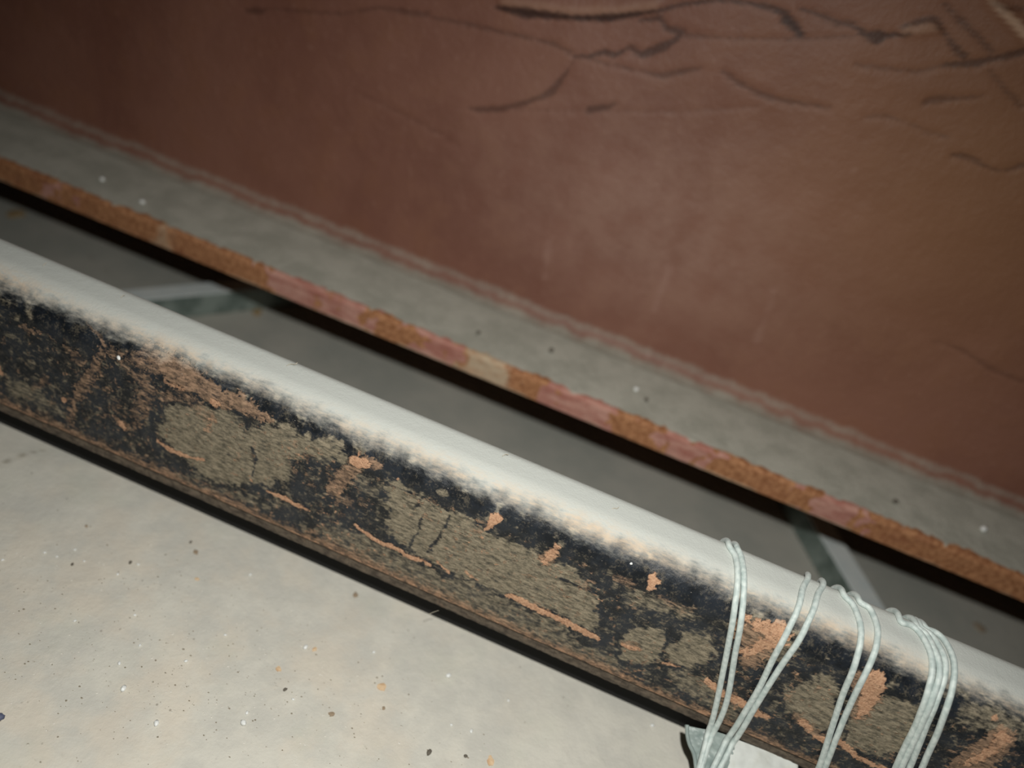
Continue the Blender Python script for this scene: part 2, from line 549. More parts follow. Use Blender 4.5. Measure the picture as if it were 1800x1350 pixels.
# dull olive dust sheets
for pts in [C5([(850, 490), (1180, 480), (1300, 600), (1480, 590), (1800, 690), (1830, 790), (1620, 740), (1530, 820), (1500, 890), (1400, 905), (1150, 900), (1080, 880), (1000, 790), (890, 690), (845, 620)]),
            C6([(0, 300), (400, 330), (600, 430), (560, 470), (340, 460), (310, 590), (0, 610)]),
            C6([(840, 560), (1000, 640), (1160, 740), (1300, 790), (1400, 870), (1700, 980), (1830, 1060), (1830, 1260), (1450, 1180), (1180, 1080), (860, 890), (830, 700)]),
            C7([(0, 180), (200, 270), (460, 380), (640, 470), (740, 580), (750, 700), (755, 790), (560, 700), (280, 580), (0, 440)]),
            C7([(860, 860), (950, 760), (1110, 770), (1095, 900), (1010, 960), (900, 940)]),
            C7([(1130, 850), (1230, 780), (1380, 800), (1390, 900), (1250, 980), (1110, 930)]),
            C8([(520, 960), (640, 880), (760, 850), (830, 900), (800, 1110), (700, 1190), (560, 1060)]),
            C8([(880, 1000), (1060, 960), (1250, 1010), (1240, 1200), (1080, 1300), (850, 1220), (870, 1080)])]:
    add(olive, soft(poly_sd(UW, VW, pts), 1.4, 1.3), 0.80)
# thinner mixed dust
for pts in [C5([(40, 330), (210, 400), (330, 500), (350, 560), (200, 500), (20, 420)]),
            C5([(850, 820), (1100, 900), (1380, 960), (1350, 1020), (1150, 960), (880, 860)]),
            C6([(480, 800), (700, 860), (1100, 1060), (1800, 1350), (1800, 1500), (1300, 1300), (700, 1010), (480, 880)]),
            C7([(0, 470), (270, 600), (330, 720), (560, 800), (900, 940), (880, 1010), (500, 870), (0, 620)]),
            C7([(870, 540), (1000, 580), (1250, 650), (1300, 720), (1100, 700), (900, 640)]),
            C7([(1100, 960), (1340, 1010), (1480, 1150), (1560, 1290), (1400, 1250), (1150, 1050)]),
            C8([(1400, 900), (1800, 1080), (1800, 1200), (1450, 1130)]),
            C8([(300, 560), (600, 600), (580, 800), (280, 760)])]:
    add(olive, soft(poly_sd(UW, VW, pts), 2.4, 1.4), 0.58)
add(olive, sstep(0.55, 0.75, nzb+0.5), 0.5)
# light scratch lines cut through the olive sheet
for pts in [C6([(130, 410), (150, 470), (130, 560)]), C6([(1170, 770), (1120, 880), (1060, 960)]), C6([(1040, 760), (1000, 860), (960, 930)]), C6([(1020, 690), (980, 740)]), C7([(560, 500), (740, 580)]), C6([(840, 600), (1150, 720)]), C7([(1130, 800), (1080, 920)])]:
    m_ = sstep(-0.5, 0.7, line_d(U+ww*2, Vv, pts, [0.5]*len(pts))+nz*1.4)
    olive *= 1-0.8*m_
# brown mud clumps and bands
def band(A, pts, wd, k=1.0, amp=2.0, s=0.8):
    add(A, sstep(-s, s, line_d(U+ww*2.2, Vv+ww2*2.2, pts, [x*K*1.15 for x in wd])+nz*amp*1.5+nzf*amp*0.9), k)
band(brown, C5([(540, 170), (500, 290), (430, 390), (390, 480), (370, 570)]), [4, 12, 14, 8, 6], 0.62, 4.5, 1.2)
band(brown, C5([(540, 170), (640, 270), (740, 330), (790, 400), (740, 520), (690, 630)]), [5, 9, 18, 22, 13, 5], 0.56, 4.5, 1.4)
band(brown, C5([(790, 210), (870, 270), (960, 330), (1080, 400), (1180, 460), (1260, 470), (1380, 540), (1430, 560)]), [18, 20, 24, 20, 16, 16, 10, 5], 0.72, 3.2)
band(brown, C5([(560, 180), (640, 240), (760, 250), (850, 300)]), [8, 12, 22, 16], 0.5, 4.5, 1.4)
band(brown, C5([(600, 440), (660, 520), (640, 600)]), [7, 9, 6], 0.45, 4.5, 1.2)
band(brown, C5([(870, 450), (960, 420), (1090, 540)]), [12, 14, 20], 0.5, 3.2)
band(brown, C5([(620, 560), (660, 600)]), [8, 8], 0.8)
band(brown, C5([(370, 200), (430, 260)]), [14, 10], 0.5, 3)
band(brown, C5([(450, 50), (520, 120), (560, 180)]), [2, 3, 3], 0.8, 0.4)
band(brown, C5([(250, 350), (180, 400)]), [9, 6], 0.5)
band(brown, C6([(560, 640), (620, 560), (700, 480), (790, 500)]), [14, 14, 14, 8], 0.7, 2.4)
band(brown, C6([(560, 640), (640, 700), (740, 700)]), [14, 12, 10], 0.45, 3)
band(brown, C7([(480, 400), (530, 350)]), [13, 8], 0.7)
band(brown, C7([(860, 500), (930, 540)]), [10, 8], 0.5)
band(brown, C7([(1090, 600), (1180, 660), (1250, 660)]), [8, 12, 8], 0.5)
band(brown, C7([(1530, 780), (1600, 830), (1550, 930)]), [26, 30, 16], 0.75, 3)
band(brown, C7([(900, 850), (970, 860)]), [9, 8], 0.7)
band(brown, C8([(600, 1080), (660, 1130), (750, 1200)]), [12, 12, 10], 0.65)
band(brown, C8([(960, 870), (980, 980), (930, 1070)]), [16, 20, 12], 0.7)
band(brown, C8([(1690, 1180), (1600, 1260), (1480, 1350)]), [18, 24, 22], 0.75)
band(brown, C8([(130, 900), (90, 880)]), [6, 3], 0.8)
# bright orange spots and streaks
band(orange, C5([(340, 455)]), [7], 0.9, 0.8)
band(orange, C5([(830, 675), (900, 720), (1000, 760), (1080, 780)]), [4, 6, 4, 3], 0.85, 1.0)
band(orange, C5([(1410, 940), (1490, 975), (1620, 1035)]), [3, 6, 3], 1.0, 0.8)
band(orange, C5([(1130, 470), (1160, 480)]), [9, 6], 0.8, 1.4)
band(orange, C5([(1130, 560), (1090, 620)]), [8, 6], 0.5, 1.4)
band(orange, C5([(960, 400), (870, 360)]), [7, 5], 0.6, 1.4)
band(orange, C5([(0, 300), (15, 320)]), [8, 5], 0.8, 1.4)
band(orange, C5([(640, 580), (660, 600)]), [7, 6], 0.7, 1.4)
band(orange, C5([(1325, 880)]), [5], 0.7, 0.8)
band(orange, C6([(690, 480), (735, 500)]), [13, 9], 0.85, 1.6)
band(orange, C6([(680, 820), (740, 870), (860, 930), (960, 980), (1070, 1025)]), [4, 5, 5, 5, 3], 0.95, 0.8)
band(orange, C6([(1110, 1010), (1170, 1070)]), [3, 4], 0.8, 1.0)
band(orange, C6([(1265, 1070), (1310, 1110)]), [3, 3], 0.6, 1.0)
band(orange, C6([(900, 580)]), [4], 0.6, 1.0)
band(orange, C7([(215, 175), (200, 200), (160, 235)]), [8, 8, 4], 0.95, 1.0)
band(orange, C7([(540, 325), (515, 370), (470, 410)]), [6, 8, 6], 0.7, 1.4)
band(orange, C7([(65, 470), (90, 495)]), [4, 3], 0.7, 1.0)
band(orange, C7([(275, 585), (370, 625), (500, 690), (600, 740), (750, 815)]), [5, 8, 6, 8, 6], 1.0, 1.0)
band(orange, C7([(1045, 510), (1030, 545)]), [10, 7], 0.85, 1.2)
band(orange, C7([(890, 850), (960, 865)]), [5, 5], 0.7, 1.2)
band(orange, C7([(1090, 945), (1180, 960)]), [4, 3], 0.7, 1.0)
band(orange, C7([(1600, 750), (1700, 790), (1620, 850), (1520, 900)]), [10, 20, 12, 8], 0.75, 2.6)
band(orange, C7([(1535, 710), (1545, 730)]), [8, 5], 0.8, 1.2)
band(orange, C8([(140, 890), (200, 950), (300, 1000), (380, 1050), (450, 1080)]), [8, 7, 9, 9, 4], 0.95, 1.2)
band(orange, C8([(1010, 870), (1010, 930), (950, 1040), (920, 1080)]), [14, 15, 9, 4], 0.9, 1.2)
band(orange, C8([(640, 1110), (670, 1140)]), [11, 6], 0.8, 1.6)
band(orange, C8([(700, 1190), (850, 1220), (920, 1290), (1060, 1350)]), [5, 7, 6, 5], 0.8, 1.4)
band(orange, C8([(1690, 1180), (1650, 1230), (1500, 1330)]), [13, 10, 6], 0.75, 1.6)
band(orange, C8([(90, 1060), (160, 1060)]), [9, 4], 0.8, 1.4)
band(orange, C8([(1650, 1090)]), [5], 0.7, 1.0)
# scattered clumps of mud and dust over the whole face
face = sstep(-2, 2, acn0-Vv)
cl1 = fbm(U*0.55, Vv*0.55, 161, 5); cl2 = fbm(U*0.75, Vv*0.75, 171, 4); cl3 = fbm(U*0.06, Vv*0.06, 181, 2)
add(brown, sstep(0.60, 0.72, cl1+(cl3-0.5)*0.25)*face, 0.55)
add(olive, sstep(0.50, 0.66, cl2)*face, 0.42)
add(orange, sstep(0.70, 0.76, cl2+(cl3-0.5)*0.15)*face, 0.55)
olive *= 0.72+0.5*fbm(U*0.4, Vv*0.4, 191, 4)
# line of orange dust lying along the bottom edge
edge_w = 1.6+1.6*(fbm(U*0.05, U*0.0+3, 61, 3)-0.3)
add(orange, sstep(0.6, -0.6, Vv-edge_w*0.9+nzf*1.6+nz*1.0), 0.46)
add(brown, sstep(1.2, -1.2, Vv-edge_w*1.7+nz*2.4), 0.72)
add(brown, sstep(3.0, -2.0, Vv-edge_w*2.8+nz*5.0), 0.46)
# settled dust on the top and spilling over the rounded corner
acn = (ZC-gz)*1000; La = RC*math.pi/2*1000
d = (Vv-acn)/La
dust = sstep(0.08, 1.02, d+nzb*0.22+(fbm(U*0.02, Vv*0, 77, 2)-0.5)*0.25)
warm = np.exp(-((d-0.55)/0.22)**2)*(0.35+1.1*np.clip(fbm(U*0.03, Vv*0.03, 71, 2), 0, 1))
warm = np.clip(warm, 0, 1)
# bluish bare rub along the middle of the corner
c1 = uv(1010, 905)
for A in (olive, brown, orange, dust): A[:, -1] = 0
ofs = (nz*0.00022+nzb*0.0004)*(Vv < acn+La)
fade = sstep(0, 3, Vv)
beam = empty('box_beam', (0, Y0, ZB))
bx_attrs = dict(olive=olive, brown=brown, orange=orange, dust=dust, warm=warm)
def rel(prof, o_): return [(a-o_[1], b-o_[2]) for a, b in prof]
OB = (0, Y0, ZB)
offs = (-(ofs+brown*0.00025+orange*0.0003)*fade*(Vv < acn+La*0.6), np.zeros(U.shape))
extrude_x('beam_body', xs, rel(BP, OB), M_STEEL, beam, offs, bx_attrs)
# lip under the groove: a folded return edge
ZL = ZB-0.0022                                     # the lip is set back, so it reaches lower
li = Y0+0.0018
lip = [(li, gz+0.0001), (li, gz-0.0010), (li-0.0001, gz-0.0020), (li, gz-0.0034), (li, ZL+0.0014), (li+0.0003, ZL+0.0004), (li+0.0009, ZL), (YB+0.005, ZL), (YB+0.005, gz+0.0001)]
xl = np.arange(-0.34, 0.3001, 0.0010)
LU = np.repeat(xl[:, None], len(lip), 1)
loff = (vnoise(LU*2200, np.arange(len(lip))[None, :]*7.3+LU*0, 81)-0.5)*0.0003
loff[:, -3:] = 0
extrude_x('bottom_lip', xl, rel(lip, OB), M_LIP, beam, (loff, loff*0.6))
tag(beam, 'black steel box beam with pale dust on its rounded top and orange mud smears', 'beam')

# added strip under the beam: carries it, blocks bounce light, blackens the shadow
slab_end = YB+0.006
o = prism('shade_strip', [(-0.34, YB-0.002), (0.30, YB-0.002), (0.30, YB+0.003), (-0.34, YB+0.003)], Z_SLAB, ZL, M_SHADE, None, 0)
tag(o, 'added dark strip that blocks light and blackens the shadow under the black beam', 'shade strip')

# ------------------------------------------------------------------ red girder
gird = empty('red_girder', (0, YW, ZF0))
OG = (0, YW, ZF0)
GX = np.arange(-0.72, 0.62, 0.0016)
rb = 0.0022
fl = [(YF, z) for z in np.linspace(ZF0+0.001, ZF1-rb, 14)]
fl += [(YF+rb-rb*math.cos(a), ZF1-rb+rb*math.sin(a)) for a in np.linspace(0.2, math.pi/2, 6)]
fl += [(y, ZF1) for y in np.linspace(YF+rb, YW-0.001, 40)[1:]]
nvis = len(fl)
fl += [(YW+0.0500, ZF1), (YW+0.0500, ZF0), (YF+0.0012, ZF0)]
FU, FJ = np.meshgrid(GX*1000, np.arange(len(fl)), indexing='ij')
fy = np.array([p[0] for p in fl])[None, :]+0*FU
fz = np.array([p[1] for p in fl])[None, :]+0*FU
ontop = sstep(YF+0.0002, YF+rb*1.3, fy)*(FJ < nvis)
en = fbm(FU*0.25, FJ*0.12, 91, 4)-0.5
fdust = np.clip(sstep(0.0, 0.0050, fy-YF-0.0005+en*0.007), 0, 1)*(FJ < nvis)
pk = np.zeros(FU.shape); pl = np.zeros(FU.shape)
for a, b, k in [(100, 130, .6), (475, 560, .9), (560, 640, .8), (715, 800, 1.), (930, 1075, .8), (1140, 1235, 1.), (1385, 1495, 1.0)]:
    xa = on_y(a, 360+a*0.411, YF)[0]*1000; xb = on_y(b, 310+b*0.411, YF)[0]*1000
    pk = np.maximum(pk, k*sstep(-6, 5, FU-xa+en*40)*sstep(6, -5, FU-xb+en*40))
for a, b, k in [(820, 885, .75), (280, 300, .5)]:
    xa = on_y(a, 310+a*0.411, YF)[0]*1000; xb = on_y(b, 310+b*0.411, YF)[0]*1000
    pl = np.maximum(pl, k*sstep(-4, 3, FU-xa+en*22)*sstep(4, -3, FU-xb+en*22)*(0.5+fbm(FU*0.3, FJ*0.3, 97, 3)))
low = sstep(ZF0+0.0022, ZF0+0.001, fz)*(fy < YF+0.002)
pl = np.maximum(pl, low*0.75*sstep(0.35, 0.6, fbm(FU*0.06, FU*0, 95, 3)))
foff = en*0.0007*(FJ < 20)
foff[:, -3:] = 0
extrude_x('lower_flange', GX, rel(fl, OG), M_FLANGE, gird, (foff, foff*0.0), dict(dust=fdust, pink=pk, pale=pl))

# web with fillet, creased paint; shade of the creases is painted in
rf = 0.009
ZWT = CAMZ+0.085
wp = [(YW-rf+rf*math.sin(a), ZF1+rf-rf*math.cos(a)+0.0001) for a in np.linspace(0, math.pi/2, 14)]
wp += [(YW, z) for z in np.arange(ZF1+rf, ZWT, 0.0013)[1:]]
nw = len(wp)
wp += [(YW+0.008, ZWT), (YW+0.008, ZF1+0.0001)]
WX = np.arange(-0.72, 0.62, 0.0013)
WU, WJ = np.meshgrid(WX*1000, np.arange(len(wp)), indexing='ij')
wz = (np.array([p[1] for p in wp])[None, :]+0*WU)*1000
wyy = (np.array([p[0] for p in wp])[None, :]+0*WU)*1000
frontw = (WJ < nw)*1.0
wn = fbm(WU*0.12, wz*0.12, 101, 4)-0.5
wn2 = fbm(WU*0.5, wz*0.5, 111, 3)-0.5
def W(pts):
    r_ = []
    for p in pts:
        h = on_y(p[0], p[1], YW); r_.append((h[0]*1000, h[2]*1000))
    return r_
KW = 0.30
crack_crease_shade = np.zeros(WU.shape); groove = np.zeros(WU.shape); ridge = np.zeros(WU.shape)
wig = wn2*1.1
def crease_shade(pts, wd, k=1.0, depth=1.0, sft=0.55, full=True):  # one crease: painted dark line plus a shallow groove
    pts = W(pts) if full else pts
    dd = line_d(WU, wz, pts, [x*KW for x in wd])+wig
    np.maximum(crack_crease_shade, sstep(-sft, sft*1.4, dd)*k, out=crack_crease_shade)
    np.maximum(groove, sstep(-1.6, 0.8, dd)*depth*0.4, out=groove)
T2 = lambda pts: [(600+x/3.0, y/3.0) for x, y in pts]
T3 = lambda pts: [(1200+x/3.0, y/3.0) for x, y in pts]
T1 = lambda pts: [(x/3.0, y/3.0) for x, y in pts]
crease_shade(T1([(1290, 55), (1340, 58), (1390, 60)]), [2, 6, 3], 0.5)
crease_shade(T1([(1400, 45), (1600, 60), (1800, 75), (2000, 40), (2180, 70), (2260, 75)]), [1, 2, 2, 2, 5, 3], 0.38)
crease_shade(T2([(430, 85), (650, 125), (960, 195), (1120, 230), (1230, 290)]), [2, 3, 3, 3, 3], 0.42)
crease_shade(T2([(820, 38), (960, 68), (1100, 82), (1250, 95), (1400, 95), (1560, 75), (1650, 62)]), [3, 7, 5, 4, 6, 3, 3], 0.88)
crease_shade(T2([(1650, 62), (1800, 25), (1900, 10), (2000, 0), (2150, 15), (2280, 45), (2340, 75)]), [3, 3, 3, 3, 3, 4, 6], 0.7)
crease_shade(T3([(545, 105), (590, 140), (625, 185)]), [7, 6, 4], 0.85)
crease_shade(T2([(1580, 105), (1680, 100), (1720, 150), (1800, 165), (1760, 215), (1690, 250), (1590, 290), (1520, 250), (1440, 290), (1390, 275), (1300, 300), (1230, 295)]), [3, 4, 4, 5, 4, 7, 6, 3, 4, 4, 3, 3], 0.66)
crease_shade(T2([(1230, 310), (1190, 380), (1110, 480), (1060, 510), (960, 545), (850, 575), (740, 580), (670, 570)]), [1, 2, 7, 4, 4, 5, 5, 2], 0.5)
crease_shade(T2([(1310, 578), (1380, 570), (1440, 550)]), [6, 5, 3], 0.55)
crease_shade(T2([(1300, 310), (1460, 350), (1600, 380), (1700, 400), (1800, 375), (1900, 360)]), [2, 2, 2, 5, 5, 2], 0.42)
crease_shade(T3([(0, 183), (150, 195), (400, 205), (640, 205), (900, 190)]), [5, 2, 2, 2, 2], 0.35)
crease_shade(T3([(620, 45), (720, 75), (820, 120), (900, 130)]), [3, 3, 4, 4], 0.55)
crease_shade(T3([(900, 130), (960, 180), (1030, 195), (1080, 185), (1200, 185)]), [2, 4, 9, 4, 2], 0.75)
crease_shade(T3([(1160, 140), (1240, 115), (1320, 98), (1350, 125), (1400, 200), (1450, 270), (1500, 300)]), [3, 4, 4, 4, 3, 5, 3], 0.6)
crease_shade(T3([(1380, 20), (1450, 90), (1560, 200), (1640, 280)]), [2, 4, 4, 3], 0.45)
crease_shade(T3([(1370, 345), (1540, 335), (1640, 310), (1770, 280), (1850, 250)]), [3, 6, 4, 6, 3], 0.6)
crease_shade(T3([(900, 340), (1060, 360), (1240, 378), (1380, 345)]), [2, 3, 3, 2], 0.3)
crease_shade(T3([(210, 370), (300, 440), (420, 500), (560, 535), (660, 550), (780, 570)]), [3, 4, 4, 4, 3, 2], 0.42)
crease_shade(T3([(1280, 540), (1330, 525), (1450, 520), (1580, 510)]), [5, 6, 3, 2], 0.42)
crease_shade(T3([(960, 620), (1050, 610), (1180, 640), (1290, 700), (1400, 720)]), [2, 3, 2, 2, 2], 0.28)
crease_shade(T3([(1420, 815), (1530, 835), (1620, 890), (1700, 900), (1800, 870)]), [3, 4, 2, 2, 4], 0.45)
crease_shade(T3([(1620, 370), (1700, 470), (1790, 560)]), [2, 3, 4], 0.35)
crease_shade(T3([(1620, 5), (1700, 40), (1800, 50)]), [2, 4, 3], 0.4)
crease_shade(T2([(60, 480), (230, 560), (370, 630), (520, 710), (620, 770)]), [1, 2, 2, 2, 1], 0.2)
crease_shade([(1640, 600), (1690, 615), (1745, 650), (1800, 672)], [1, 3, 3, 3], 0.32)
crease_shade(T2([(900, 580), (1400, 585), (1800, 590), (2200, 560)]), [1, 1, 1, 1], 0.22)
# pale raised fold at the upper right
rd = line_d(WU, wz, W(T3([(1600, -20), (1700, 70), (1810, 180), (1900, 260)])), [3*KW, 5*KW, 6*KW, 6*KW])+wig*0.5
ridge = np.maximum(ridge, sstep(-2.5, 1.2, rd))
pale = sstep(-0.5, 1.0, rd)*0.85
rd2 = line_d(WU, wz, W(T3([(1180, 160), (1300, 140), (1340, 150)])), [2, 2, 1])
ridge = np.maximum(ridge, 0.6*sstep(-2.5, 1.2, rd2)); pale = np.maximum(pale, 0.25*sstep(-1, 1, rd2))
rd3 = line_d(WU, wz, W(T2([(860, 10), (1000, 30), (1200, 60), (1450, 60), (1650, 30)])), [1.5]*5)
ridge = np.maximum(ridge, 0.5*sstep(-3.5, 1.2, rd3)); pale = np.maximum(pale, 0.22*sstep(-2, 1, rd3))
# drips
streak = np.zeros(WU.shape)
for pts in [[(965, 425), (958, 490)], [(1175, 475), (1150, 545)], [(1362, 510), (1330, 600)]]:
    streak = np.maximum(streak, 0.2*sstep(-1.5, 1.5, line_d(WU, wz, W(pts), [1.3, 1.2])+wn*5))
for pts in [[(1140, 622)], [(1052, 605)], [(1500, 300)]]:
    streak = np.maximum(streak, 0.3*sstep(-0.8, 0.8, line_d(WU, wz, W(pts), [1.4])))
hc = W([(1180, 400)])[0]
glare = np.exp(-(((WU-hc[0])/95)**2+((wz-hc[1])/55)**2))*0.62  # torch glare on the web, painted as a soft pale spot
oc = W([(1760, 330)])[0]
ochre = np.clip(np.exp(-(((WU-oc[0])/95)**2+((wz-oc[1])/90)**2))*0.75, 0, 1)
# dust on the fillet, fading in a band
h_ = wz-ZF1*1000
wd_ = sstep(5.5, -1.0, h_+wn*3.0)*0.80
wd_ = np.maximum(wd_, 0.46*np.exp(-((h_-6.0+wn*4)/3.2)**2))*frontw
woff = (-(ridge*1.6)+groove*1.0)*0.001*frontw+(wn*0.0004+ (fbm(WU*0.02, wz*0.02, 131, 3)-0.5)*0.0022)*frontw*sstep(10, 60, h_)
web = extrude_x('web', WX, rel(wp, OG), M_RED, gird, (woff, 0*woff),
                dict(crack_crease_shade=np.clip(crack_crease_shade, 0, 1)*frontw, glare=glare, streak=streak, ochre=ochre, pale=pale*frontw, dust=wd_))
# upper flange (above the frame)
uf = [(YF, ZWT-0.0001), (YF, ZWT+0.011), (YW+0.05, ZWT+0.011), (YW+0.05, ZWT-0.0001)]
extrude_x('upper_flange', [-0.72, 0.62], rel(uf, OG), M_RED, gird)
tag(gird, 'rust-red painted steel girder with creased web above a dusty grey flange', 'girder')
for px_, lab in ((-0.69, 'left'), (0.59, 'right')):
    o = prism('support_pier', [(px_-0.02, YW-0.01), (px_+0.02, YW-0.01), (px_+0.02, YW+0.04), (px_-0.02, YW+0.04)], Z_LOW, ZF0, M_FLOOR, None, 0.001)
    tag(o, 'grey pier carrying the %s end of the rust-red girder' % lab, 'pier')

# ------------------------------------------------------------------ bars on the lower floor
def bar(name, A, B, wdt, h, label):
    """A, B: floor points of the camera-side lower edge; wdt: across (sign gives side)"""
    A = np.array(A[:2]); B = np.array(B[:2]); t = (B-A)/np.linalg.norm(B-A)
    n = np.array([-t[1], t[0]])*wdt
    root = empty(name, (A[0], A[1], Z_LOW))
    out = [A-A, B-A, B-A+n, n]
    prism('bar_body', out, 0, h-0.0008, M_BAR, root, 0.001)
    i = 0.0006*np.sign(wdt); tn = np.array([-t[1], t[0]])*i
    out = [t*0.0006+tn, B-A-t*0.0006+tn, B-A+n-tn-t*0.0006, n-tn+t*0.0006]
    o = prism('dust_layer', out, h-0.0008, h, M_BARTOP, root, 0.0005)
    o['label'] = 'pale dust on top of the bar'
    tag(root, label, 'bar', 'flat steel bars lying on the lower floor')
    return root
HB = 0.0165
a = on_z(330, 559, Z_LOW); b = on_z(450, 545, Z_LOW); t = (b-a)/np.linalg.norm(b-a)
bar('flat_bar', a-t*0.10, a+t*0.16, 0.014, HB, 'blurred grey-green flat bar in the gap near a leaf, left of the cords')
a = on_z(1395, 935, Z_LOW); b = on_z(1480, 1085, Z_LOW); t = (b-a)/np.linalg.norm(b-a)
bar('flat_bar', b+t*0.05, a-t*0.10, -0.016, HB, 'blurred grey-green flat bar in the gap behind the cord loops')

# ------------------------------------------------------------------ cords
RCORD = 0.00098
cr = RCORD*1.0
cp = []
# profile the cord centre follows: back face, far corner, top, near corner, face, then away over the scrap
for z in np.linspace(ZT-0.03, ZT-0.007, 3): cp.append((YB+0.006+cr, z))
for k in range(9):
    a = math.pi/2*(1-k/8); cp.append((YB+(0.006+cr)*math.sin(a), ZT-0.006+(0.006+cr)*math.cos(a)))
for k in range(1, 15):
    a = math.pi/2*(1-k/14); cp.append((Y0+RC-(RC+cr)*math.cos(a), ZC+(RC+cr)*math.sin(a)))
cp.append((Y0-cr-0.0006, ZB+0.006))
cp.append((Y0-cr-0.0011, ZB+0.0005))
cp.append((Y0-0.012, ZB-0.0065))
cp.append((Y0-0.035, ZB-0.0140))
arc_cp = np.concatenate([[0], np.cumsum([math.hypot(b[0]-a[0], b[1]-a[1]) for a, b in zip(cp[:-1], cp[1:])])])
def at_arc(l):
    return np.interp(l, arc_cp, [p[0] for p in cp]), np.interp(l, arc_cp, [p[1] for p in cp])
def strand(name, pts, parent, rad=RCORD, lift=0.0, dxb=0.002):
    hits = [prof_hit(x, y, cp) for x, y in pts]
    hits = [h for h in hits if h]
    la = [(h[0], h[1]) for h in hits]
    # carry on over the top and down the far side
    x0, l0 = la[0]
    ltop = arc_cp[4]
    pre = [(x0+dxb*1.6, 0.0), (x0+dxb*1.2, ltop*0.55), (x0+dxb*0.7, ltop)]
    if l0 > ltop+0.004: pre.append((x0+dxb*0.3, (ltop+l0)/2))
    la = pre+la
    # monotone, smooth in unrolled coordinates
    sp = smooth_path([np.array([a, b, 0]) for a, b in la], 0.0008)
    pts3 = []
    for s in sp:
        y, z = at_arc(max(0, min(arc_cp[-1], s[1])))
        f = min(1, max(0, (s[1]-ltop)/0.02))
        pts3.append(np.array([s[0], y-lift*0.8, z+lift*0.6]))
    for _ in range(3):
        pts3 = [pts3[0]]+[(pts3[i-1]+2*pts3[i]+pts3[i+1])/4 for i in range(1, len(pts3)-1)]+[pts3[-1]]
    base = np.array(parent.location)
    V, F = [], []
    add_tube(V, F, [p-base for p in pts3], rad, 12, 0.35)
    return mesh(name, V, F, M_CORD, parent)

loops = [
 ('pale cord loop wound round the black beam, leftmost, thin pair running almost straight down', [
   ([(1282, 962), (1292, 974), (1297, 1010), (1293, 1055), (1287, 1097), (1277, 1150), (1268, 1195), (1259, 1238), (1249, 1276), (1236, 1325), (1228, 1352), (1220, 1380)], 0.0, -0.0012),
   ([(1296, 964), (1303, 978), (1308, 1025), (1305, 1072), (1299, 1115), (1292, 1150), (1282, 1212), (1273, 1247), (1257, 1282), (1240, 1325), (1232, 1352), (1222, 1380)], 0.0, -0.0010)]),
 ('pale cord loop slanting down-left across the beam, second from the left', [
   ([(1420, 1017), (1411, 1035), (1402, 1072), (1385, 1108), (1363, 1150), (1335, 1208), (1313, 1245), (1284, 1291), (1256, 1345), (1240, 1378)], 0.0, 0.003),
   ([(1447, 1029), (1438, 1044), (1428, 1077), (1416, 1103), (1386, 1152), (1349, 1208), (1325, 1247), (1294, 1298), (1266, 1350), (1250, 1380)], 0.0, 0.002)]),
 ('pale cord loop with two hooked tops, third from the left on the beam', [
   ([(1484, 1048), (1498, 1059), (1510, 1087), (1514, 1115), (1503, 1167), (1483, 1217), (1463, 1277), (1441, 1345), (1430, 1380)], 0.0, -0.0012),
   ([(1512, 1060), (1527, 1066), (1540, 1093), (1542, 1128), (1520, 1187), (1494, 1240), (1473, 1290), (1452, 1345), (1441, 1380)], 0.0, -0.0012)]),
 ('thick bundle of pale cord strands round the beam, rightmost of the loops', [
   ([(1584, 1095), (1598, 1096), (1616, 1110), (1634, 1141), (1639, 1177), (1632, 1212), (1622, 1243), (1609, 1276), (1590, 1314), (1574, 1350), (1562, 1380)], 0.0, -0.0012),
   ([(1612, 1104), (1626, 1112), (1640, 1138), (1650, 1165), (1650, 1190), (1640, 1222), (1627, 1255), (1611, 1290), (1592, 1330), (1583, 1350), (1570, 1382)], 0.0004, -0.0012),
   ([(1620, 1106), (1634, 1112), (1651, 1136), (1662, 1165), (1660, 1192), (1648, 1227), (1634, 1262), (1618, 1302), (1603, 1340), (1596, 1356), (1586, 1382)], 0.0, -0.0010),
   ([(1628, 1106), (1642, 1109), (1658, 1122), (1671, 1144), (1678, 1177), (1674, 1210), (1662, 1250), (1647, 1291), (1633, 1321), (1620, 1352), (1608, 1382)], 0.0, -0.0012)]),
]
for lab, strs in loops:
    h = prof_hit(*strs[0][0][0], cp)
    root = empty('cord_loop', (h[0], Y0-0.002, ZB))
    for pts, lift, dxb in strs:
        strand('cord_strand', pts, root, lift=lift, dxb=dxb)
    tag(root, lab, 'cord', 'pale cord loops tied round the beam')

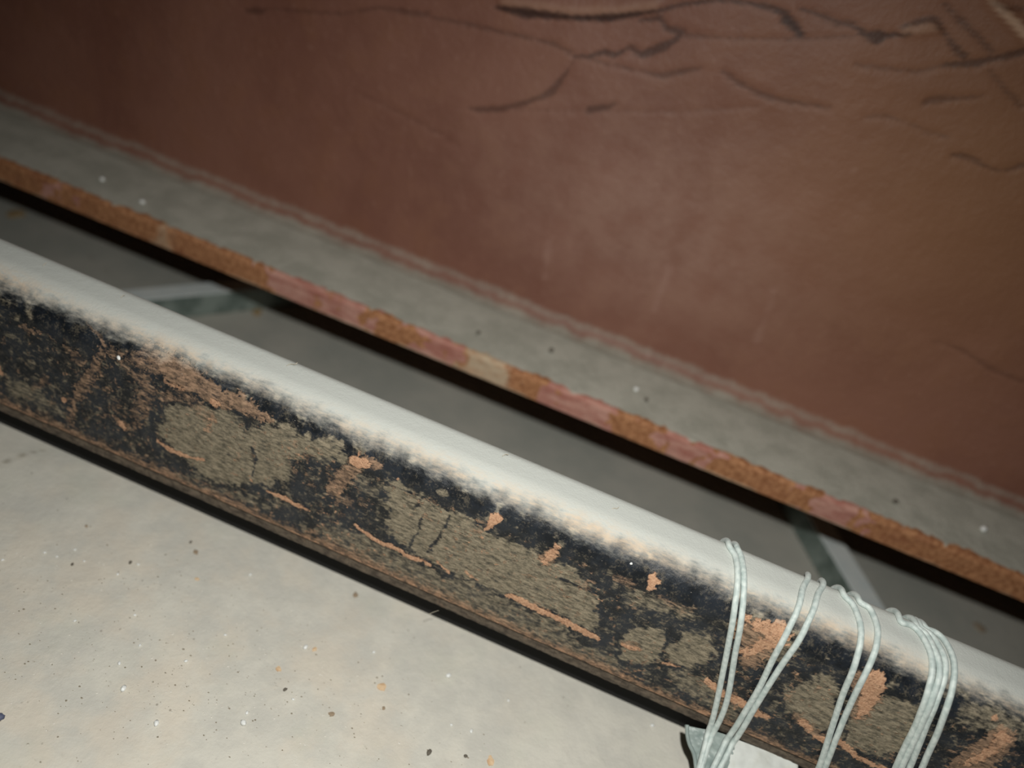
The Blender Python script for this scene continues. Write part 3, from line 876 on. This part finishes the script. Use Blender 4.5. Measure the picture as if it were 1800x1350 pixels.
# ------------------------------------------------------------------ plastic scrap and white packing at the cord ends
def sheet(name, outline_rows, mat, parent, base, thick=0.0007, seed=7, amp=0.0012):
    """rows of 3D points -> smooth crumpled solid sheet"""
    R = np.array(outline_rows, float)
    nr, nc, _ = R.shape
    n1, n2 = 40, 44
    ai = np.linspace(0, nr-1, n1); bi = np.linspace(0, nc-1, n2)
    def interp(A, t):
        i = min(int(t), len(A)-2); f = t-i
        p0 = A[max(i-1, 0)]; p1 = A[i]; p2 = A[i+1]; p3 = A[min(i+2, len(A)-1)]
        return 0.5*((2*p1)+(-p0+p2)*f+(2*p0-5*p1+4*p2-p3)*f*f+(-p0+3*p1-3*p2+p3)*f**3)
    G = np.array([[interp([interp(R[r], b) for r in range(nr)], a) for b in bi] for a in ai])
    nn = fbm(G[:, :, 0]*320, G[:, :, 1]*320+G[:, :, 2]*200, seed, 3)-0.5
    nn2 = np.abs(fbm(G[:, :, 0]*150, G[:, :, 2]*150+G[:, :, 1]*150, seed+9, 2)-0.5)
    nrm = np.array([0, -0.6, 0.8])
    top = G+nrm*((nn*amp-nn2*amp*1.5)[:, :, None])-base
    bot = top-nrm*thick
    V = np.vstack([top.reshape(-1, 3), bot.reshape(-1, 3)])
    N = n1*n2; idx = np.arange(N).reshape(n1, n2)
    F = []
    for i in range(n1-1):
        for j in range(n2-1):
            F.append([idx[i, j], idx[i+1, j], idx[i+1, j+1], idx[i, j+1]])
            F.append([N+idx[i, j], N+idx[i, j+1], N+idx[i+1, j+1], N+idx[i+1, j]])
    bd = list(idx[0, :])+list(idx[1:, -1])+list(idx[-1, :-1][::-1])+list(idx[1:-1, 0][::-1])
    for k in range(len(bd)):
        a, b = bd[k], bd[(k+1) % len(bd)]
        F.append([a, b, N+b, N+a])
    return mesh(name, V, F, mat, parent)

def on_line(px, py, p0, p1, d=0.0):
    """hit with the sloping plane through two (Y,Z) points"""
    n = np.array([-(p1[1]-p0[1]), p1[0]-p0[0]]); n /= np.linalg.norm(n)
    if n[1] < 0: n = -n
    r_ = ray(px, py)
    t = ((p0[0]-CAM[1])*n[0]+(p0[1]-CAM[2])*n[1]+d)/(r_[1]*n[0]+r_[2]*n[1])
    return CAM+r_*t
pa = (Y0-0.0030, ZB-0.0035); pb = (Y0-0.033, Z_SLAB+0.0012)
base = on_line(1235, 1345, pa, pb)
scrap = empty('plastic_scrap', tuple(base))
rows = [[on_line(x, y, pa, pb, dd) for x, y, dd in r_] for r_ in [
    [(1204, 1275, -0.001), (1228, 1280, 0.0), (1262, 1287, 0.0005), (1296, 1299, 0.0)],
    [(1208, 1300, -0.001), (1235, 1305, 0.0), (1262, 1315, 0.0002), (1290, 1322, -0.0003)],
    [(1219, 1335, -0.001), (1240, 1338, 0.0), (1262, 1345, 0.0), (1280, 1350, 0.0)],
    [(1224, 1380, -0.001), (1240, 1385, 0.0), (1258, 1390, 0.0), (1272, 1395, 0.0)]]]
sheet('film', rows, M_FILM, scrap, base, 0.0006, 7, 0.0016)
V, F = [], []
ep = smooth_path([on_line(x, y, pa, pb, 0.0004)-base for x, y in [(1208, 1274), (1208, 1290), (1212, 1308), (1220, 1325), (1223, 1345), (1226, 1375)]], 0.0006)
add_tube(V, F, ep, 0.0007, 10, 0.2)
mesh('rolled_edge', V, F, M_FILM, scrap)
tag(scrap, 'crumpled blue-grey plastic scrap under the cord ends below the beam', 'plastic scrap')

rows = [[on_line(x, y, pa, pb, dd) for x, y, dd in r_] for r_ in [
    [(1268, 1290, -0.0020), (1296, 1300, -0.0012), (1345, 1319, -0.0012), (1404, 1344, -0.0014)],
    [(1262, 1312, -0.0018), (1296, 1320, -0.0002), (1345, 1338, -0.0002), (1400, 1358, -0.0012)],
    [(1250, 1345, -0.0018), (1290, 1350, 0.0), (1345, 1365, 0.0), (1385, 1375, -0.0010)],
    [(1240, 1390, -0.0018), (1280, 1395, -0.0002), (1330, 1400, -0.0002), (1370, 1405, -0.0012)]]]
wb = on_line(1330, 1350, pa, pb, -0.003)
o = sheet('white_packing_piece', rows, M_WHITE, None, wb, 0.0035, 17, 0.0008)
o.location = tuple(wb)
tag(o, 'smooth white packing piece tucked under the beam lip beside the plastic scrap', 'packing piece')

# ------------------------------------------------------------------ loose bits
def lump(name, p, r_, mat, squash=(1, 1, 0.6), seed=0, parent=None):
    rg_ = np.random.RandomState(seed)
    n1, n2 = 7, 10
    V = [(0, 0, 1)]
    for i in range(1, n1):
        for j in range(n2):
            th = math.pi*i/n1; ph = 2*math.pi*j/n2
            V.append((math.sin(th)*math.cos(ph), math.sin(th)*math.sin(ph), math.cos(th)))
    V.append((0, 0, -1))
    V = np.array(V)*(1+0.35*(rg_.rand(len(V), 1)-0.5))*np.array(squash)*r_
    F = [[0, 1+j, 1+(j+1) % n2] for j in range(n2)]
    for i in range(n1-2):
        for j in range(n2):
            a = 1+i*n2+j; b = 1+i*n2+(j+1) % n2
            F.append([a, a+n2, b+n2, b])
    last = len(V)-1; s0 = 1+(n1-2)*n2
    F += [[s0+(j+1) % n2, s0+j, last] for j in range(n2)]
    V[:, 2] -= V[:, 2].min()
    o = mesh(name, V, F, mat, parent)
    o.location = tuple(p)
    o.rotation_euler = (0, 0, rg_.rand()*6)
    return o

def flake(name, p, r_, mat, seed=0, th=0.0003):
    rg_ = np.random.RandomState(seed)
    n = 11
    out = []
    for i in range(n):
        a = 2*math.pi*i/n; rr = r_*(0.6+0.55*rg_.rand())
        out.append((rr*math.cos(a), rr*math.sin(a)*0.7))
    V = [(x, y, 0) for x, y in out]+[(x, y, th) for x, y in out]+[(0, 0, th*1.8)]
    F = [list(range(n))[::-1]]+[[i, (i+1) % n, n+(i+1) % n, n+i] for i in range(n)]+[[n+i, n+(i+1) % n, 2*n] for i in range(n)]
    o = mesh(name, V, F, mat, None, False)
    o.location = tuple(p); o.rotation_euler = (0, 0, rg_.rand()*6)
    return o

kmm = 0.000165
# (x, y, radius px, kind, label)
bits = [
 (788, 1189, 7, 'w', 'bright white grain on the pale slab, largest one near the middle of its edge'),
 (657, 1147, 4, 'w', 'small white grain on the pale slab below the beam, left of the largest white grain'),
 (537, 1139, 6.5, 'w', 'white grain with a tan smudge beside it on the pale slab'),
 (217, 1212, 7, 'w', 'blurred white grain on the pale slab, lower left'),
 (275, 1273, 6.5, 'w', 'blurred white grain on the pale slab near the bottom edge, left'),
 (428, 1272, 7, 'w', 'blurred white grain with a tiny grain touching it'),
 (434, 1254, 4, 'w', 'tiny white grain just above the blurred pair'),
 (396, 1117, 3.5, 'w', 'tiny white grain on the slab between the two dark chips and the pair'),
 (515, 1230, 3.5, 'w', 'small white grain left of the tan flake'),
 (828, 1286, 4.5, 'w', 'white grain on the slab near the bottom edge below the largest grain'),
 (793, 1275, 3.5, 'w', 'tiny elongated white grain near the bottom edge'),
 (893, 1232, 3.5, 'w', 'faint white grain right of the largest white grain'),
 (1146, 1276, 5, 'w', 'white grain on the slab just left of the plastic scrap'),
 (207, 1010, 3.5, 'w', 'white grain on the slab in the upper cluster, centre'),
 (79, 972, 3.5, 'w', 'white grain in the cluster at the far left of the slab'),
 (132, 967, 3.5, 'w', 'white grain in the far left cluster, its right member'),
 (243, 993, 3.5, 'w', 'white grain beside the dark chip of the upper cluster'),
 (100, 979, 3, 'w', 'tiny white grain in the middle of the far left cluster'),
 (148, 987, 3, 'w', 'tiny white grain below the far left cluster'),
 (5, 985, 3.5, 'w', 'white grain at the left edge of the picture'),
 (132, 1092, 3.5, 'w', 'small white grain at mid left of the slab'),
 (237, 1082, 3.5, 'w', 'small white grain above the tan dusted patch'),
 (246, 1135, 3.5, 'w', 'small white grain at the upper rim of the tan patch'),
 (210, 1167, 4.5, 'w', 'white grain just above the blurred one at lower left'),
 (327, 1163, 4, 'w', 'white grain in the tan dusted patch'),
 (440, 1011, 4, 'w', 'white grain under the beam edge at upper centre of the slab'),
 (671, 1207, 12, 't', 'large tan flake lying on the pale slab'),
 (862, 1338, 10, 't', 'tan flake on the slab at the bottom edge'),
 (490, 1176, 7, 't', 'small orange-tan flake on the slab left of the large flake'),
 (553, 1142, 6, 't', 'pale brown crumb right of a white grain'),
 (346, 1018, 5.5, 't', 'ochre crumb below the brown flake'),
 (345, 971, 8, 'b', 'brown flake on the slab close to the beam shadow'),
 (625, 1046, 8, 'b', 'elongated brown smear flake near the beam shadow'),
 (229, 990, 5, 'd', 'dark chip in the upper cluster of white grains'),
 (127, 993, 4, 'd', 'dark chip near the far left cluster'),
 (335, 954, 4, 'd', 'dark chip above the brown flake'),
 (754, 1324, 7, 'd', 'dark grey chip at the bottom edge, larger of two'),
 (818, 1330, 4.5, 'd', 'dark grey chip at the bottom edge, smaller of two'),
 (501, 1213, 4.5, 'd', 'dark crumb next to a small white grain'),
 (152, 925, 4, 'b', 'brown crumb nearest the beam at upper left of the slab'),
 (583, 1256, 7, 'b', 'long grey-brown crumb on the lower slab'),
 (674, 1245, 5, 'b', 'brown crumb under the large tan flake'),
 (1054, 1035, 0, 'x', ''),
]
KN = dict(w=('white_grain', M_GWHITE, 'grain'), t=('tan_flake', M_GTAN, 'flake'), b=('brown_flake', M_GBROWN, 'flake'), d=('dark_chip', M_GDARK, 'chip'))
for i, (x, y, r_, k, lab) in enumerate(bits):
    if k == 'x': continue
    nm, mt, ct = KN[k]
    p = on_z(x, y, Z_SLAB+0.00002)
    if k in 'wd': o = lump(nm, p, r_*kmm, mt, (1.0, 0.75, 0.55), i)
    else: o = flake(nm, p, r_*kmm*1.1, mt, i)
    tag(o, lab, ct, 'loose bits on the pale slab')
# grains on the girder flange
fb = [(180, 318, 6, 'w', 'pale grain on the girder flange, leftmost'),
      (250, 358, 6, 'w', 'pale grain on the girder flange, second from the left'),
      (968, 619, 6, 'd', 'dark chip on the girder flange near its middle'),
      (840, 587, 5, 'd', 'faint dark chip on the girder flange left of the middle chip'),
      (1117, 687, 6, 'w', 'pale grain on the girder flange right of the middle'),
      (1135, 705, 5, 'd', 'small dark chip beside a pale grain on the girder flange'),
      (1572, 884, 6, 'd', 'dark chip on the girder flange at the right'),
      (1726, 933, 8, 'w', 'bright pebble on the girder flange at the far right')]
for i, (x, y, r_, k, lab) in enumerate(fb):
    nm, mt, ct = KN[k]
    p = on_z(x, y, ZF1+0.00002)
    o = lump(nm, p, r_*0.00025, mt, (1, 0.8, 0.7), 50+i)
    tag(o, lab, ct, 'loose bits on the girder flange')
# leaves on the lower floor
for i, (x, y, r_, lab) in enumerate([(452, 550, 13, 'small dry tan leaf on the lower floor beside the left flat bar'),
                             (25, 377, 20, 'dry leaf on the lower floor at the left edge under the girder'),
                             (1722, 1104, 13, 'brownish leaf on the lower floor at the right behind the cords')]):
    p = on_z(x, y, Z_LOW+0.00002)
    o = flake('dry_leaf', p, r_*0.00034, M_LEAF if i < 2 else M_GBROWN, 70+i, 0.0008)
    tag(o, lab, 'leaf', 'dry leaves on the lower floor')
# blue scrap at the left edge of the slab
o = lump('blue_plastic_bit', on_z(-4, 1263, Z_SLAB+0.00002), 0.0013, M_BLUE, (1, 1.6, 0.7), 91)
tag(o, 'blurred dark blue bit on the slab at the left edge of the picture', 'plastic bit')
# mud crumbs stuck on the beam
for i, (x, y, r_, lab) in enumerate([(209, 630, 6, 'white crumb stuck to the black beam at the left where brown streaks cross'),
                                     (1110, 990, 3.5, 'tiny pale crumb on the black band of the beam')]):
    h = prof_hit(x, y, vis_l)
    o = lump('pale_crumb', (h[0], h[2]-0.0001, h[3]-0.0006), r_*kmm, M_GWHITE, (1, 0.6, 0.8), 95+i)
    tag(o, lab, 'crumb')
# hair-thin fibres
def fibre(pts, r_, lab, name='fibre'):
    b = pts[0]
    V, F = [], []
    add_tube(V, F, smooth_path([p-b for p in pts], 0.0006), r_, 6)
    o = mesh(name, V, F, M_FIBRE, None); o.location = tuple(b)
    tag(o, lab, 'fibre', 'fine fibres caught on the beam')
def topfib(x, y, pts, lab):
    h = prof_hit(x, y+6, vis_l)
    b = np.array([h[0], h[2], h[3]])
    fibre([b+right*(dx*0.00018)+up*(dy*0.00018)+np.array([0, 0.0002, 0.0001]) for dx, dy in pts], 0.00011, lab)
topfib(510, 640, [(-8, 2), (0, 6), (8, 5), (14, 9), (10, 5)], 'pale fibre tuft on the beam top, left of centre')
topfib(78, 464, [(-4, 2), (0, 6), (3, 8)], 'tiny fibre on the beam top near the left edge')
topfib(888, 800, [(-6, 3), (0, 7), (6, 6)], 'tiny fibre on the beam top at mid length')
topfib(1078, 890, [(-7, -4), (0, 2), (6, 1), (10, 4)], 'grey fibre on the beam top left of the cords')
topfib(215, 521, [(-4, 3), (0, 7), (4, 8)], 'tiny fibre on the beam top above the white crumb')
hp = [on_line(x, y, (Y0-0.001, ZB+0.001), (Y0-0.004, ZB-0.004)) for x, y in [(753, 1080), (762, 1076), (771, 1073)]]
fibre(hp, 0.00008, 'hair-thin fibre crossing the shadow under the beam lip')

# fine grit scattered on the slab: nobody could count it
rg = np.random.RandomState(3)
V, F = [], []
bz = Z_SLAB+0.00001
cl = on_z(330, 1130, Z_SLAB)
for i in range(1500):
    if rg.rand() < 0.6:
        x = cl[0]+rg.randn()*0.055; y = cl[1]+rg.randn()*0.022
    else:
        x = -0.22+rg.rand()*0.42; y = 0.02+rg.rand()*0.13
    if y > Y0-0.006 or y < -0.05: continue
    r_ = 0.00012+0.00022*rg.rand()**3
    b0 = len(V); n = 5
    ph = rg.rand()*6
    for k in range(n):
        a = ph+2*math.pi*k/n
        V.append((x+r_*math.cos(a)*(0.7+0.6*rg.rand())*1.4, y+r_*math.sin(a)*(0.7+0.6*rg.rand()), bz))
    V.append((x, y, bz+r_*0.7))
    F.append([b0+k for k in range(n)][::-1])
    for k in range(n): F.append([b0+k, b0+(k+1) % n, b0+n])
m = Mat('mixed_grit', 0.7)
m.base(m.mix(m.ramp(m.noise(260, 2), 0.46, 0.54), lin((140, 130, 112)), lin((226, 222, 212))))
o = mesh('fine_grit', V, F, m.m, None, False)
tag(o, 'fine dark and pale grit strewn over the pale slab', 'grit', kind='stuff')
